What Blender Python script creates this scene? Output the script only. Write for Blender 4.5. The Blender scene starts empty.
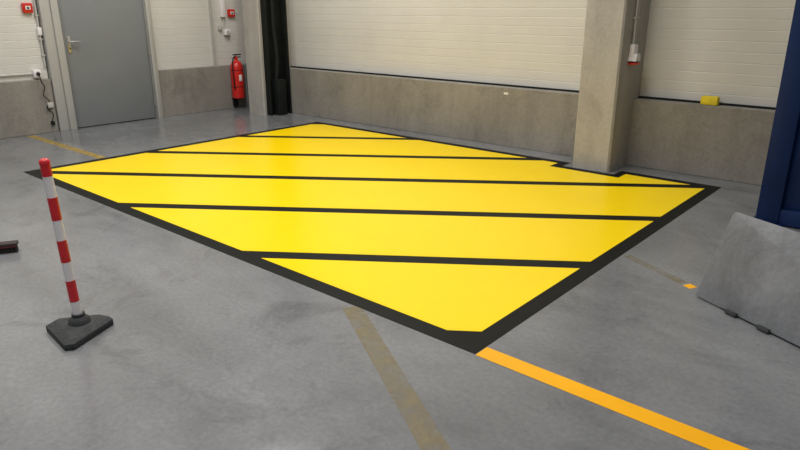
import bpy, bmesh, math, random
from mathutils import Vector, Matrix
random.seed(4)
S = bpy.context.scene
S.view_settings.view_transform = 'Standard'
S.view_settings.look = 'None'

# ------------------------------------------------------------------ materials
def new_mat(name, col, rough=0.5, metal=0.0, var=0.0, scale=4.0, bump=0.0, bscale=60.0, col2=None, spec=0.5):
    m = bpy.data.materials.new(name); m.use_nodes = True
    nt = m.node_tree; b = nt.nodes['Principled BSDF']
    b.inputs['Roughness'].default_value = rough
    b.inputs['Metallic'].default_value = metal
    b.inputs['Specular IOR Level'].default_value = spec
    b.inputs['Base Color'].default_value = (*col, 1)
    tc = nt.nodes.new('ShaderNodeTexCoord')
    if var > 0 or col2:
        n = nt.nodes.new('ShaderNodeTexNoise'); n.inputs['Scale'].default_value = scale
        n.inputs['Detail'].default_value = 6; n.inputs['Roughness'].default_value = 0.6
        r = nt.nodes.new('ShaderNodeValToRGB')
        a = col2 if col2 else tuple(c*(1-var) for c in col)
        r.color_ramp.elements[0].color = (*a, 1); r.color_ramp.elements[0].position = 0.33
        r.color_ramp.elements[1].color = (*col, 1); r.color_ramp.elements[1].position = 0.67
        nt.links.new(tc.outputs['Object'], n.inputs['Vector'])
        nt.links.new(n.outputs['Fac'], r.inputs['Fac'])
        nt.links.new(r.outputs['Color'], b.inputs['Base Color'])
    if bump > 0:
        n2 = nt.nodes.new('ShaderNodeTexNoise'); n2.inputs['Scale'].default_value = bscale
        bp = nt.nodes.new('ShaderNodeBump'); bp.inputs['Strength'].default_value = bump
        bp.inputs['Distance'].default_value = 0.01
        nt.links.new(tc.outputs['Object'], n2.inputs['Vector'])
        nt.links.new(n2.outputs['Fac'], bp.inputs['Height'])
        nt.links.new(bp.outputs['Normal'], b.inputs['Normal'])
    return m

def layered_concrete(name, base, dark, light, rough=(0.3, 0.55), s1=0.45, s2=3.0, stretch=(1, 1, 1), rot=0.0, fine=0.16, streak=0.5, stain=0.7, bump=0.12, spec=0.5):
    m = bpy.data.materials.new(name); m.use_nodes = True
    nt = m.node_tree; L = nt.links.new; b = nt.nodes['Principled BSDF']
    b.inputs['Specular IOR Level'].default_value = spec
    tc = nt.nodes.new('ShaderNodeTexCoord')
    mp = nt.nodes.new('ShaderNodeMapping'); mp.inputs['Scale'].default_value = stretch
    mp.inputs['Rotation'].default_value = (0, 0, rot)
    L(tc.outputs['Object'], mp.inputs['Vector'])
    def noise(sc, det=5, rg=0.6, vec=None, dist=0.0):
        n = nt.nodes.new('ShaderNodeTexNoise'); n.inputs['Scale'].default_value = sc
        n.inputs['Detail'].default_value = det; n.inputs['Roughness'].default_value = rg
        n.inputs['Distortion'].default_value = dist
        L((vec or tc.outputs['Object']), n.inputs['Vector']); return n
    def ramp(src, p0, c0, p1, c1):
        r = nt.nodes.new('ShaderNodeValToRGB'); e = r.color_ramp.elements
        e[0].position = p0; e[0].color = (*c0, 1); e[1].position = p1; e[1].color = (*c1, 1)
        L(src, r.inputs['Fac']); return r
    def mix(fac, a, c, mode='MIX'):
        x = nt.nodes.new('ShaderNodeMix'); x.data_type = 'RGBA'; x.blend_type = mode
        if isinstance(fac, float): x.inputs[0].default_value = fac
        else: L(fac, x.inputs[0])
        L(a, x.inputs[6]); L(c, x.inputs[7]); return x.outputs[2]
    n1 = noise(s1, 4, 0.55, dist=0.6)
    c1 = ramp(n1.outputs['Fac'], 0.38, dark, 0.62, base)
    n2 = noise(s2, 6, 0.65)
    c2 = ramp(n2.outputs['Fac'], 0.35, base, 0.75, light)
    c = mix(0.45, c1.outputs['Color'], c2.outputs['Color'])
    n3 = noise(1.0, 5, 0.6, vec=mp.outputs['Vector'], dist=0.3)
    r3 = ramp(n3.outputs['Fac'], 0.36, (0.64,)*3, 0.64, (1.2,)*3)
    c = mix(streak, c, r3.outputs['Color'], 'MULTIPLY')
    n4 = noise(38.0, 3, 0.7)
    r4 = ramp(n4.outputs['Fac'], 0.3, (1-fine*2,)*3, 0.7, (1+fine,)*3)
    c = mix(1.0, c, r4.outputs['Color'], 'MULTIPLY')
    n5 = noise(1.5, 8, 0.72, dist=1.2)
    r5 = ramp(n5.outputs['Fac'], 0.32, (0.45,)*3, 0.47, (1.0,)*3)
    c = mix(stain, c, r5.outputs['Color'], 'MULTIPLY')
    L(c, b.inputs['Base Color'])
    rr = nt.nodes.new('ShaderNodeMapRange')
    rr.inputs['From Min'].default_value = 0.3; rr.inputs['From Max'].default_value = 0.7
    rr.inputs['To Min'].default_value = rough[0]; rr.inputs['To Max'].default_value = rough[1]
    L(n2.outputs['Fac'], rr.inputs['Value']); L(rr.outputs['Result'], b.inputs['Roughness'])
    bp = nt.nodes.new('ShaderNodeBump'); bp.inputs['Strength'].default_value = bump; bp.inputs['Distance'].default_value = 0.01
    L(n4.outputs['Fac'], bp.inputs['Height']); L(bp.outputs['Normal'], b.inputs['Normal'])
    return m

def worn_paint(name, col, lo, hi):
    """faded paint: transparent where it has worn through to the floor"""
    m = bpy.data.materials.new(name); m.use_nodes = True
    nt = m.node_tree; L = nt.links.new; b = nt.nodes['Principled BSDF']
    b.inputs['Base Color'].default_value = (*col, 1); b.inputs['Roughness'].default_value = 0.4
    tc = nt.nodes.new('ShaderNodeTexCoord')
    n = nt.nodes.new('ShaderNodeTexNoise'); n.inputs['Scale'].default_value = 7; n.inputs['Detail'].default_value = 8
    n.inputs['Roughness'].default_value = 0.75
    mr = nt.nodes.new('ShaderNodeMapRange')
    mr.inputs['From Min'].default_value = 0.35; mr.inputs['From Max'].default_value = 0.68
    mr.inputs['To Min'].default_value = lo; mr.inputs['To Max'].default_value = hi
    L(tc.outputs['Object'], n.inputs['Vector']); L(n.outputs['Fac'], mr.inputs['Value'])
    L(mr.outputs['Result'], b.inputs['Alpha'])
    return m

M = {}
M['floor'] = layered_concrete('polished_concrete', (0.205, 0.208, 0.216), (0.125, 0.128, 0.136), (0.27, 0.272, 0.28),
                              rough=(0.11, 0.26), stretch=(0.55, 1.5, 1), rot=0.5, fine=0.08, stain=0.5, bump=0.012, streak=0.5)
M['conc_wall'] = layered_concrete('precast_concrete', (0.27, 0.25, 0.218), (0.215, 0.197, 0.17), (0.33, 0.307, 0.27),
                              rough=(0.7, 0.9), s1=0.8, s2=4, stretch=(3.5, 3.5, 0.6), streak=0.35, fine=0.07, stain=0.4)
M['column'] = layered_concrete('column_concrete', (0.41, 0.388, 0.352), (0.34, 0.315, 0.282), (0.48, 0.455, 0.42),
                              rough=(0.65, 0.85), s1=1.2, s2=5, stretch=(4, 4, 0.5), streak=0.3, fine=0.05, stain=0.25)
M['clad'] = new_mat('white_cladding', (0.66, 0.64, 0.60), 0.5, var=0.12, scale=0.8)
M['yellow'] = new_mat('yellow_epoxy', (1.0, 0.695, 0.0), 0.28, var=0.04, scale=1.3, bump=0.015, bscale=160, spec=0.24)
M['black'] = new_mat('black_marking_paint', (0.006, 0.007, 0.006), 0.5, var=0.3, scale=5, spec=0.15)
M['orange'] = new_mat('orange_yellow_line', (0.98, 0.455, 0.006), 0.4, var=0.1, scale=3, spec=0.3)
M['faded'] = worn_paint('faded_yellow', (0.30, 0.24, 0.125), 0.0, 0.62)
M['faded2'] = worn_paint('faded_yellow_strong', (0.46, 0.32, 0.08), 0.15, 0.9)
M['faded3'] = worn_paint('faded_yellow_weak', (0.3, 0.24, 0.13), 0.0, 0.35)
M['door'] = new_mat('grey_door_paint', (0.215, 0.226, 0.23), 0.4, var=0.06, scale=1.5)
M['frame'] = new_mat('light_grey_frame', (0.45, 0.44, 0.41), 0.45, var=0.08, scale=2)
M['steel'] = new_mat('brushed_steel', (0.6, 0.6, 0.6), 0.3, 0.9)
M['dark'] = new_mat('dark_steel', (0.010, 0.013, 0.012), 0.6, var=0.4, scale=5, spec=0.25)
M['red'] = new_mat('red_enamel', (0.62, 0.02, 0.015), 0.3, var=0.1, scale=6)
M['redtape'] = new_mat('red_band', (0.68, 0.02, 0.03), 0.35, var=0.12, scale=20)
M['white'] = new_mat('white_plastic', (0.86, 0.82, 0.83), 0.4, var=0.06, scale=14)
M['rubber'] = new_mat('recycled_rubber', (0.04, 0.043, 0.044), 0.75, var=0.4, scale=40, bump=0.5, bscale=90)
M['greyplastic'] = new_mat('grey_plastic', (0.5, 0.49, 0.46), 0.5, var=0.05, scale=8)
M['blue'] = new_mat('navy_blue_paint', (0.006, 0.024, 0.10), 0.45, var=0.3, scale=2, spec=0.3)
M['plate'] = layered_concrete('worn_steel_plate', (0.215, 0.222, 0.24), (0.13, 0.136, 0.148), (0.30, 0.308, 0.325),
                              rough=(0.35, 0.55), s1=2.0, s2=9, stretch=(6, 2, 1.2), rot=0.3, fine=0.07, bump=0.05, stain=0.5)
M['platedge'] = new_mat('plate_edge', (0.10, 0.10, 0.105), 0.5, 0.3, var=0.4, scale=12)
M['brush'] = new_mat('brush_body', (0.045, 0.028, 0.024), 0.6, var=0.3, scale=20)
M['brushred'] = new_mat('brush_red_strip', (0.16, 0.025, 0.02), 0.6, var=0.3, scale=20)
M['bristle'] = new_mat('bristles', (0.02, 0.018, 0.017), 0.9, var=0.5, scale=80)
M['sponge'] = new_mat('yellow_foam', (0.85, 0.66, 0.03), 0.8, var=0.15, scale=20, bump=0.4)
M['ceil'] = new_mat('ceiling_sheet', (0.4, 0.4, 0.39), 0.7, var=0.05)
M['label'] = new_mat('paper_label', (0.8, 0.79, 0.74), 0.6, var=0.12, scale=60)
lamp = bpy.data.materials.new('lamp_glow'); lamp.use_nodes = True
lb = lamp.node_tree.nodes['Principled BSDF']
lb.inputs['Emission Color'].default_value = (1, 0.97, 0.92, 1); lb.inputs['Emission Strength'].default_value = 6
M['lamp'] = lamp

# ------------------------------------------------------------------ mesh builder
class B:
    def __init__(s, name):
        s.name = name; s.bm = bmesh.new(); s.mats = []
    def mi(s, k):
        if k not in s.mats: s.mats.append(k)
        return s.mats.index(k)
    def _set(s, faces, k, smooth=False):
        i = s.mi(k)
        for f in faces: f.material_index = i; f.smooth = smooth
    def box(s, x0, x1, y0, y1, z0, z1, k, mtx=None, bev=0.0):
        t = bmesh.new()
        bmesh.ops.create_cube(t, size=1.0, matrix=Matrix.Translation(((x0+x1)/2, (y0+y1)/2, (z0+z1)/2)) @ Matrix.Diagonal((x1-x0, y1-y0, z1-z0, 1)))
        if bev: bmesh.ops.bevel(t, geom=t.edges[:], offset=bev, segments=2, affect='EDGES', profile=0.5)
        if mtx is not None: bmesh.ops.transform(t, matrix=mtx, verts=t.verts[:])
        s.merge(t, k)
    def merge(s, t, k, smooth=False):
        me = bpy.data.meshes.new('tmp'); t.to_mesh(me); t.free()
        n0 = len(s.bm.faces); s.bm.from_mesh(me); bpy.data.meshes.remove(me)
        s.bm.faces.ensure_lookup_table(); s._set(s.bm.faces[n0:], k, smooth)
    def lathe(s, prof, c, k, axis=(0, 0, 1), seg=32):
        """prof: list of (r, h)"""
        t = bmesh.new(); q = Vector((0, 0, 1)).rotation_difference(Vector(axis)); rings = []
        for r, h in prof:
            rings.append([t.verts.new(Vector(c) + q @ Vector((r*math.cos(2*math.pi*i/seg), r*math.sin(2*math.pi*i/seg), h))) for i in range(seg)])
        for a, b2 in zip(rings, rings[1:]):
            for i in range(seg): t.faces.new((a[i], a[(i+1) % seg], b2[(i+1) % seg], b2[i]))
        t.faces.new(rings[0][::-1]); t.faces.new(rings[-1])
        s.merge(t, k, True)
    def tube(s, pts, r, k, seg=12):
        t = bmesh.new(); P = [Vector(p) for p in pts]; rings = []
        up = Vector((0.123, 0.31, 0.94)).normalized()
        for i, p in enumerate(P):
            d = (P[min(i+1, len(P)-1)] - P[max(i-1, 0)]).normalized()
            a = d.cross(up)
            if a.length < 1e-3: a = d.cross(Vector((1, 0, 0)))
            a.normalize(); b2 = d.cross(a).normalized()
            rings.append([t.verts.new(p + r*(a*math.cos(2*math.pi*j/seg) + b2*math.sin(2*math.pi*j/seg))) for j in range(seg)])
        for a, b2 in zip(rings, rings[1:]):
            for i in range(seg): t.faces.new((a[i], a[(i+1) % seg], b2[(i+1) % seg], b2[i]))
        t.faces.new(rings[0][::-1]); t.faces.new(rings[-1])
        bmesh.ops.recalc_face_normals(t, faces=t.faces[:])
        s.merge(t, k, True)
    def prism(s, poly, z0, z1, k, mtx=None, bev=0.0, top_scale=1.0):
        t = bmesh.new(); cx = sum(p[0] for p in poly)/len(poly); cy = sum(p[1] for p in poly)/len(poly)
        lo = [t.verts.new((p[0], p[1], z0)) for p in poly]
        hi = [t.verts.new((cx+(p[0]-cx)*top_scale, cy+(p[1]-cy)*top_scale, z1)) for p in poly]
        n = len(poly)
        for i in range(n): t.faces.new((lo[i], lo[(i+1) % n], hi[(i+1) % n], hi[i]))
        t.faces.new(lo[::-1]); t.faces.new(hi)
        bmesh.ops.recalc_face_normals(t, faces=t.faces[:])
        if bev: bmesh.ops.bevel(t, geom=t.edges[:], offset=bev, segments=2, affect='EDGES', profile=0.5)
        if mtx is not None: bmesh.ops.transform(t, matrix=mtx, verts=t.verts[:])
        s.merge(t, k)
    def done(s, flat=False, parent=None):
        me = bpy.data.meshes.new(s.name); s.bm.to_mesh(me); s.bm.free()
        for k in s.mats: me.materials.append(M[k])
        o = bpy.data.objects.new(s.name, me); S.collection.objects.link(o)
        if flat: me.shade_flat()
        else: me.set_sharp_from_angle(angle=math.radians(40))
        if parent: o.parent = parent
        return o

def smooth_path(pts, n=6):
    out = []; P = [Vector(p) for p in pts]
    for i in range(len(P)-1):
        p0 = P[max(i-1, 0)]; p1 = P[i]; p2 = P[i+1]; p3 = P[min(i+2, len(P)-1)]
        for j in range(n):
            t = j/n
            out.append(0.5*((2*p1)+(p2-p0)*t+(2*p0-5*p1+4*p2-p3)*t*t+(3*p1-p0-3*p2+p3)*t**3))
    out.append(P[-1]); return out

XW = -9.25   # inner face of side wall
YW = 6.70    # inner face of rear low wall
HL = 0.70    # low wall height
CEIL = 6.5

# ------------------------------------------------------------------ shell
b = B('floor'); b.box(-9.7, 6, -5, 7.2, -0.2, 0, 'floor'); b.done(True)
b = B('ceiling'); b.box(-9.7, 6, -5, 7.2, CEIL, CEIL+0.15, 'ceil'); b.done(True)

def cladding(bd, axis, a0, a1, plane, z0, z1, k='clad', pitch=0.10, g=0.010, dep=0.0028, thick=0.12):
    """horizontal sandwich panel with pressed ribs"""
    prof = []; z = z0
    while z < z1 - 1e-6:
        zt = min(z+pitch, z1)
        prof += [(dep, z), (0, z+g*0.5), (0, zt-g*0.5), (dep, zt)]; z = zt
    t = bmesh.new()
    def P(a, d, z):
        return (a, plane+d, z) if axis == 'x' else (plane-d, a, z)
    A = [t.verts.new(P(a0, d, z)) for d, z in prof]; C = [t.verts.new(P(a1, d, z)) for d, z in prof]
    for i in range(len(prof)-1):
        if abs(prof[i][1]-prof[i+1][1]) > 1e-6: t.faces.new((A[i], C[i], C[i+1], A[i+1]))
    w = [t.verts.new(P(a, thick, z)) for a, z in ((a0, z0), (a1, z0), (a1, z1), (a0, z1))]
    t.faces.new(w)
    t.faces.new((A[-1], C[-1], w[2], w[3])); t.faces.new((C[0], A[0], w[0], w[1]))
    t.faces.new([w[0]] + A + [w[3]]); t.faces.new([w[1], w[2]] + C[::-1])
    bmesh.ops.recalc_face_normals(t, faces=t.faces[:])
    bd.merge(t, k)

b = B('wall_back')
for x0, x1 in ((-9.25, -2.79), (-2.784, 6)):
    b.box(x0, x1, YW, 7.1, 0, HL, 'conc_wall', bev=0.006)
cladding(b, 'x', -9.4, 6, 6.86, HL, CEIL)
b.box(-9.25, 6, 6.83, 6.86, HL, HL+0.02, 'dark')
b.done(True)
b = B('wall_left')
b.box(-9.6, XW, -5, 3.56, 0, HL, 'conc_wall', bev=0.006)
b.box(-9.6, XW, 5.12, YW, 0, HL, 'conc_wall', bev=0.006)
cladding(b, 'y', -5, 3.56, XW-0.06, HL, CEIL)
cladding(b, 'y', 5.12, 6.9, XW-0.06, HL, CEIL)
cladding(b, 'y', 3.56, 5.12, XW-0.06, 2.26, CEIL)
b.done(True)
b = B('trim_left'); b.box(XW-0.055, XW-0.02, 6.13, 6.165, HL, CEIL, 'frame'); b.done()

# door
b = B('door_1')
b.box(XW-0.06, XW-0.01, 3.80, 5.00, 0.012, 2.12, 'door', bev=0.004)
b.box(XW-0.14, XW+0.02, 3.575, 3.79, 0, 2.24, 'frame', bev=0.004)
b.box(XW+0.02, XW+0.05, 3.70, 3.79, 0, 2.2, 'frame', bev=0.004)
b.box(XW-0.14, XW+0.02, 5.01, 5.11, 0, 2.24, 'frame', bev=0.004)
b.box(XW+0.02, XW+0.06, 5.01, 5.055, 0, 2.2, 'frame', bev=0.004)
b.box(XW-0.14, XW+0.02, 3.79, 5.01, 2.13, 2.24, 'frame', bev=0.004)
b.box(XW-0.14, XW-0.07, 3.79, 5.01, 0, 2.13, 'dark')
b.box(XW-0.011, XW-0.001, 3.86, 3.90, 1.02, 1.24, 'steel', bev=0.003)
b.lathe([(0.011, 0), (0.011, 0.055)], (XW-0.005, 3.88, 1.17), 'steel', axis=(1, 0, 0), seg=16)
b.tube([(XW+0.045, 3.875, 1.17), (XW+0.05, 3.92, 1.17), (XW+0.048, 4.01, 1.168)], 0.010, 'steel')
b.lathe([(0.009, 0), (0.009, 0.012)], (XW-0.005, 3.88, 1.08), 'dark', axis=(1, 0, 0), seg=12)
for z in (0.25, 1.0, 1.85):
    b.lathe([(0.011, -0.06), (0.011, 0.06)], (XW+0.005, 5.005, z), 'steel', seg=12)
b.done()

# columns
def column(x0, x1, y0, name='concrete_column'):
    b = B(name); c = 0.018
    poly = [(x0+c, y0), (x1-c, y0), (x1, y0+c), (x1, YW), (x0, YW), (x0, y0+c)]
    b.prism(poly, 0, CEIL, 'column')
    b.box(x0, x1, YW, 6.86, HL, CEIL, 'column')
    return b.done(True)
column(-2.985, -2.58, 6.25)
column(-8.61, -8.21, 6.25)

# dark door guide rail on inner column side
b = B('door_guide_rail')
b.box(-8.208, -8.19, 6.30, 6.66, 0, 5.0, 'dark', bev=0.003)
b.box(-8.208, -8.07, 6.66, 6.685, 0, 5.0, 'dark', bev=0.003)
b.box(-8.208, -8.10, 6.30, 6.325, 0.0, 5.0, 'dark', bev=0.003)
b.box(-8.19, -8.02, 6.40, 6.56, 0, 0.55, 'dark', bev=0.01)
b.tube(smooth_path([(-8.13, 6.46, 0.55), (-8.12, 6.48, 0.9), (-8.14, 6.46, 1.4), (-8.13, 6.47, 2.2)]), 0.035, 'dark')
b.done()

# ------------------------------------------------------------------ floor marking
X0, X1, Y0, Y1 = -7.145, -1.53, 2.33, 6.395
W = 0.105
def rects(x0, x1, y0, y1, nx0, nx1, ny):
    return [[(x0, y0), (nx0, y0), (nx0, y1), (x0, y1)],
            [(nx0, y0), (nx1, y0), (nx1, ny), (nx0, ny)],
            [(nx1, y0), (x1, y0), (x1, y1), (nx1, y1)]]
slope = (Y1-Y0)/(X1-X0); ang = math.atan(slope)
nrm = (math.sin(ang), -math.cos(ang))
def sd(p): return (p[0]-X0)*nrm[0] + (p[1]-Y0)*nrm[1]
def clip(poly, lo, hi):
    for sgn, lim in ((1, lo), (-1, -hi)):
        out = []
        for i in range(len(poly)):
            a = poly[i]; c = poly[(i+1) % len(poly)]
            da = sgn*sd(a)-lim; dc = sgn*sd(c)-lim
            if da >= 0: out.append(a)
            if da*dc < 0:
                t = da/(da-dc); out.append((a[0]+(c[0]-a[0])*t, a[1]+(c[1]-a[1])*t))
        poly = out
        if len(poly) < 3: return []
    return poly
b = B('hazard_floor_marking')
for r in rects(X0, X1, Y0, Y1, -3.07, -2.50, 6.20): b.prism(r, 0.0003, 0.002, 'black')
sp = 1.775*math.sin(ang); hw = 0.062
for r in rects(X0+W, X1-W, Y0+W, Y1-W, -3.17, -2.41, 6.10):
    for k in range(-3, 3):
        lo = k*sp+hw; hi = (k+1)*sp-hw
        p = clip(r, lo, hi)
        if p: b.prism(p, 0.002, 0.0035, 'yellow')
b.done(True)
b = B('orange_floor_line'); b.box(-1.525, 3.0, 2.325, 2.425, 0.0003, 0.002, 'orange'); b.done(True)

def strip(name, p, q, w, k):
    p = Vector((*p, 0)); q = Vector((*q, 0)); d = (q-p).normalized(); n = Vector((-d.y, d.x, 0))*w/2
    b = B(name); b.prism([tuple((v)[:2]) for v in (p-n, q-n, q+n, p+n)], 0.0002, 0.0008, k); return b.done(True)
strip('faded_floor_line', (-2.36, 2.31), (-0.58, 1.25), 0.11, 'faded')
strip('faded_floor_line', (-9.2, 3.17), (-7.16, 3.17), 0.10, 'faded2')
strip('faded_floor_line', (-1.50, 4.10), (-1.05, 3.875), 0.06, 'faded3')
strip('faded_floor_line', (-1.03, 3.865), (-0.98, 3.84), 0.06, 'orange')

# ------------------------------------------------------------------ delineator post (pole leans very slightly)
b = B('delineator_post')
px, py = -3.20, 1.172
def tri(cx, cy, R, cut, rot):
    out = []
    vs = [(cx+R*math.cos(rot+i*2*math.pi/3), cy+R*math.sin(rot+i*2*math.pi/3)) for i in range(3)]
    for i in range(3):
        a = Vector(vs[i]); n = Vector(vs[(i+1) % 3]); p = Vector(vs[i-1])
        out.append(tuple(a+(p-a).normalized()*cut)); out.append(tuple(a+(n-a).normalized()*cut))
    return out
rot = math.radians(205)
cxb, cyb = px-0.003, py-0.018
b.prism(tri(cxb, cyb, 0.215, 0.045, rot), 0, 0.035, 'rubber', bev=0.004)
b.prism(tri(cxb, cyb, 0.21, 0.045, rot), 0.035, 0.065, 'rubber', top_scale=0.72)
b.lathe([(0.055, 0.06), (0.05, 0.085), (0.032, 0.10), (0.032, 0.115)], (px, py, 0), 'rubber')
ax = (-0.027, -0.023, 1)
z = 0.10; r = 0.0225
for i, (h, k) in enumerate([(0.085, 'white'), (0.115, 'redtape'), (0.10, 'white'), (0.115, 'redtape'), (0.105, 'white'), (0.115, 'redtape'), (0.105, 'white'), (0.06, 'redtape')]):
    rr = r + (0.0006 if k == 'redtape' else 0)
    b.lathe([(rr, z), (rr, z+h)], (px, py, 0), k, axis=ax); z += h
b.lathe([(r+0.002, z), (r+0.002, z+0.012), (r-0.004, z+0.022), (0.008, z+0.026)], (px, py, 0), 'redtape', axis=ax)
b.done()

# ------------------------------------------------------------------ fire extinguisher
b = B('fire_extinguisher'); ex, ey = XW+0.125, 6.44
b.lathe([(0.06, 0.17), (0.098, 0.182), (0.104, 0.21), (0.104, 0.67), (0.095, 0.72), (0.066, 0.765), (0.032, 0.785), (0.026, 0.80)], (ex, ey, 0), 'red')
b.lathe([(0.03, 0.80), (0.03, 0.83), (0.018, 0.84), (0.018, 0.86)], (ex, ey, 0), 'red', seg=20)
b.box(ex-0.015, ex+0.015, ey-0.05, ey+0.10, 0.865, 0.885, 'dark', bev=0.004)
b.box(ex-0.012, ex+0.012, ey-0.03, ey+0.09, 0.83, 0.845, 'dark', bev=0.004)
b.tube(smooth_path([(ex+0.01, ey-0.02, 0.845), (ex+0.05, ey-0.09, 0.82), (ex+0.06, ey-0.115, 0.68), (ex+0.06, ey-0.11, 0.45), (ex+0.06, ey-0.10, 0.33)]), 0.010, 'dark')
b.box(ex+0.09, ex+0.106, ey-0.035, ey+0.02, 0.46, 0.56, 'label', bev=0.004)
b.lathe([(0.1055, 0.36), (0.1055, 0.37)], (ex, ey, 0), 'dark')
b.lathe([(0.1055, 0.63), (0.1055, 0.64)], (ex, ey, 0), 'dark')
b.box(XW+0.001, XW+0.04, ey-0.04, ey+0.04, 0.03, 0.68, 'dark', bev=0.004)
b.box(XW+0.001, XW+0.16, ey-0.06, ey+0.06, 0.155, 0.17, 'dark', bev=0.003)
b.done()

# ------------------------------------------------------------------ wall fittings
XF = XW-0.06
def call_point(name, y, z):
    b = B(name)
    b.box(XF, XF+0.05, y-0.06, y+0.06, z-0.06, z+0.06, 'red', bev=0.008)
    b.box(XF+0.05, XF+0.054, y-0.03, y+0.03, z-0.02, z+0.025, 'label')
    b.lathe([(0.014, 0), (0.014, 0.006)], (XF+0.053, y, z), 'dark', axis=(1, 0, 0), seg=14)
    b.done()
call_point('fire_alarm_call_point', 3.44, 1.60)
call_point('fire_alarm_call_point', 6.53, 1.52)

b = B('vertical_conduit')
b.tube([(XF+0.02, 3.54, 0.86), (XF+0.02, 3.54, 4.0)], 0.012, 'greyplastic')
b.box(XF, XF+0.045, 3.515, 3.565, 1.26, 1.36, 'white', bev=0.006)
for z in (1.0, 1.2, 1.5, 1.8): b.box(XF, XF+0.035, 3.52, 3.56, z, z+0.015, 'greyplastic')
b.done()
b = B('horizontal_conduit')
b.tube([(XF+0.02, 1.2, 0.78), (XF+0.02, 3.36, 0.78)], 0.010, 'greyplastic')
b.done()
b = B('wall_socket')
b.box(XF, XF+0.06, 3.37, 3.46, 0.73, 0.83, 'white', bev=0.006)
b.lathe([(0.03, 0), (0.03, 0.012)], (XF+0.06, 3.415, 0.78), 'greyplastic', axis=(1, 0, 0), seg=20)
b.lathe([(0.02, 0), (0.018, 0.035), (0.008, 0.05)], (XF+0.07, 3.415, 0.78), 'dark', axis=(1, 0, 0), seg=16)
b.tube(smooth_path([(XW+0.05, 3.415, 0.775), (XW+0.06, 3.42, 0.68), (XW+0.03, 3.46, 0.6), (XW+0.03, 3.43, 0.5), (XW+0.03, 3.49, 0.42), (XW+0.03, 3.45, 0.33), (XW+0.03, 3.51, 0.24), (XW+0.03, 3.48, 0.15)]), 0.006, 'dark', 8)
b.box(XW, XW+0.04, 3.46, 3.53, 0.33, 0.40, 'greyplastic', bev=0.005)
b.box(XW, XW+0.05, 3.47, 3.51, 0.10, 0.15, 'dark', bev=0.005)
b.done()
b = B('junction_box')
b.box(XF, XF+0.06, 6.33, 6.40, 1.46, 1.95, 'white', bev=0.006)
b.tube([(XF+0.02, 6.38, 1.28), (XF+0.02, 6.38, 1.46)], 0.010, 'greyplastic')
b.tube([(XF+0.02, 6.36, 1.95), (XF+0.02, 6.36, 4.0)], 0.010, 'greyplastic')
b.box(XF, XF+0.05, 6.27, 6.325, 1.26, 1.33, 'greyplastic', bev=0.006)
b.done()
b = B('wall_socket')
b.box(XF, XF+0.07, 6.36, 6.46, 1.18, 1.27, 'white', bev=0.008)
b.lathe([(0.03, 0), (0.03, 0.012)], (XF+0.07, 6.41, 1.225), 'greyplastic', axis=(1, 0, 0), seg=20)
b.done()

cx = -2.58
b = B('wall_phone')
b.box(cx, cx+0.05, 6.45, 6.55, 1.10, 1.26, 'white', bev=0.01)
b.prism([(6.44, 1.10), (6.56, 1.10), (6.54, 1.17), (6.46, 1.17)], 0, 0.08, 'white', mtx=Matrix(((0, 0, 1, cx), (1, 0, 0, 0), (0, 1, 0, 0), (0, 0, 0, 1))))
b.box(cx, cx+0.085, 6.45, 6.55, 1.065, 1.085, 'red', bev=0.006)
b.box(cx, cx+0.07, 6.46, 6.54, 1.085, 1.10, 'dark', bev=0.003)
b.tube([(cx+0.02, 6.48, 1.26), (cx+0.02, 6.48, 4.0)], 0.010, 'greyplastic')
b.tube([(cx+0.02, 6.52, 1.26), (cx+0.02, 6.52, 4.0)], 0.010, 'greyplastic')
for z in (1.5, 1.8): b.box(cx, cx+0.035, 6.46, 6.54, z, z+0.015, 'greyplastic')
b.done()

b = B('yellow_sponge')
b.box(-1.93, -1.77, 6.73, 6.81, HL, HL+0.085, 'sponge', bev=0.015)
b.done()
b = B('wall_label'); b.box(-4.15, -4.09, YW-0.002, YW-0.0002, 0.62, 0.645, 'label'); b.done()

# ------------------------------------------------------------------ blue steel machine frame
b = B('blue_machine_frame')
bx, by = -1.03, 5.47
b.box(bx, bx+0.16, by, by+0.30, 0.012, 4.2, 'blue', bev=0.006)
b.box(bx+0.16, bx+1.85, by+0.05, by+0.30, 0.0, 4.2, 'blue', bev=0.004)
b.box(bx+1.85, bx+2.0, by, by+0.30, 0.012, 4.2, 'blue', bev=0.006)
for z in (0.01, 2.6, 4.0): b.box(bx+0.16, bx+1.85, by+0.01, by+0.05, z, z+0.12, 'blue', bev=0.004)
b.box(bx-0.03, bx+0.19, by-0.03, by+0.33, 0, 0.012, 'blue')
b.box(bx+1.82, bx+2.03, by-0.03, by+0.33, 0, 0.012, 'blue')
b.done()

# ------------------------------------------------------------------ leaning steel dock plate
b = B('steel_dock_plate')
dvec = Vector((0.895, -0.446, 0)).normalized(); nv = Vector((0.446, 0.895, 0)).normalized()
lean = 0.17; H = 0.50
up = (Vector((0, 0, H)) + nv*lean).normalized(); out = dvec.cross(up).normalized()
mt = Matrix.Translation((-0.932, 3.714, 0.012)) @ Matrix((( dvec.x, up.x, out.x, 0), (dvec.y, up.y, out.y, 0), (dvec.z, up.z, out.z, 0), (0, 0, 0, 1)))
Lh = math.hypot(H, lean)
poly = [(0.0, 0.0), (1.7, 0.0), (1.7, Lh), (0.04, Lh), (0.028, Lh-0.005), (0.022, Lh-0.02)]
b.prism(poly, -0.02, 0.0, 'plate', mtx=mt, bev=0.003)
b.box(0.06, 1.64, 0.06, 0.12, -0.06, -0.02, 'platedge', mtx=mt)
b.box(0.06, 1.64, Lh-0.12, Lh-0.06, -0.06, -0.02, 'platedge', mtx=mt)
for x in (0.22, 0.42, 0.85, 1.3):
    b.box(x, x+0.07, -0.012, 0.012, -0.02, 0.018, 'rubber', mtx=mt, bev=0.003)
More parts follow.
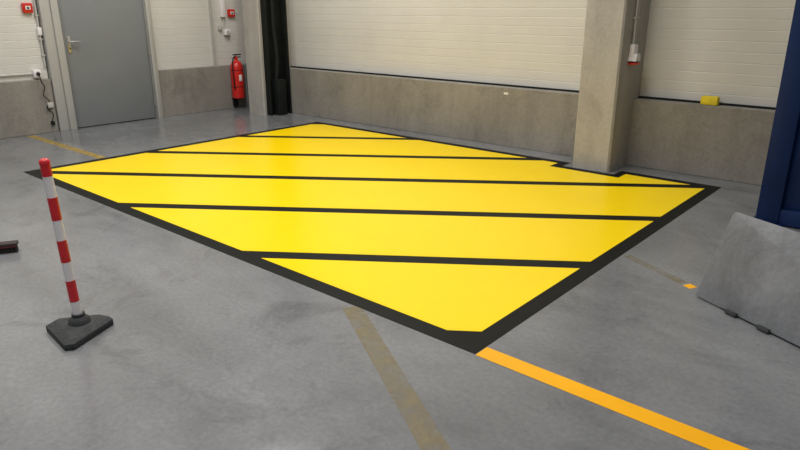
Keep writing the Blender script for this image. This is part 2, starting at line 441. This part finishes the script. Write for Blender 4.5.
for x in (0.15, 1.5):
    p = Vector((-0.932, 3.714, 0)) + dvec*x
    b.tube([p+nv*(lean*0.82)+Vector((0, 0, H*0.8)), p+nv*0.50+Vector((0, 0, 0.02))], 0.02, 'platedge')
    b.tube([p+nv*0.06+Vector((0, 0, 0.02)), p+nv*0.52+Vector((0, 0, 0.02))], 0.02, 'platedge')
b.done()

# ------------------------------------------------------------------ brush head lying at the left
b = B('floor_brush')
mt = Matrix.Translation((-4.83, 1.25, 0)) @ Matrix.Rotation(math.radians(62), 4, 'Z')
b.box(-0.20, 0.20, -0.035, 0.035, 0.045, 0.07, 'brush', mtx=mt, bev=0.008)
b.box(-0.19, 0.19, -0.036, 0.036, 0.04, 0.047, 'brushred', mtx=mt)
t = bmesh.new()
for i in range(26):
    for j in range(5):
        x = -0.185+i*0.0148; y = -0.026+j*0.013
        bmesh.ops.create_cone(t, cap_ends=True, segments=6, radius1=0.008, radius2=0.005, depth=0.042,
            matrix=mt @ Matrix.Translation((x+random.uniform(-.002, .002), y*1.1, 0.021)))
b.merge(t, 'bristle'); b.done()

# ------------------------------------------------------------------ lights
for i, (lx, ly, pw) in enumerate([(-6.6, 1.0, 115), (-6.0, 4.6, 150), (-2.4, 1.0, 145), (-3.6, 3.9, 75), (1.6, 1.2, 55), (-4.4, -2.4, 60)]):
    b = B('ceiling_lamp')
    b.box(lx-0.85, lx+0.85, ly-0.16, ly+0.16, 5.72, 5.80, 'greyplastic', bev=0.01)
    for dy in (-0.08, 0.08): b.tube([(lx-0.8, ly+dy, 5.70), (lx+0.8, ly+dy, 5.70)], 0.02, 'lamp')
    for dx in (-0.6, 0.6): b.tube([(lx+dx, ly, 5.80), (lx+dx, ly, CEIL)], 0.006, 'steel', 6)
    b.done()
    la = bpy.data.lights.new('lamp_light', 'AREA'); la.shape = 'RECTANGLE'; la.size = 1.7; la.size_y = 0.4
    la.energy = pw; la.color = (1.0, 0.985, 0.955)
    lo = bpy.data.objects.new('lamp_light', la); lo.location = (lx, ly, 5.66); S.collection.objects.link(lo)

w = bpy.data.worlds.new('World'); S.world = w; w.use_nodes = True
w.node_tree.nodes['Background'].inputs['Color'].default_value = (0.84, 0.92, 1.0, 1)
w.node_tree.nodes['Background'].inputs['Strength'].default_value = 0.15

# ------------------------------------------------------------------ camera
c = bpy.data.cameras.new('camera'); c.lens = 28.89; c.sensor_width = 36; c.sensor_fit = 'HORIZONTAL'
co = bpy.data.objects.new('camera', c); S.collection.objects.link(co)
co.location = (0, 0, 1.6)
co.rotation_euler = (math.radians(90-18.68), 0, math.radians(40.85))
S.camera = co
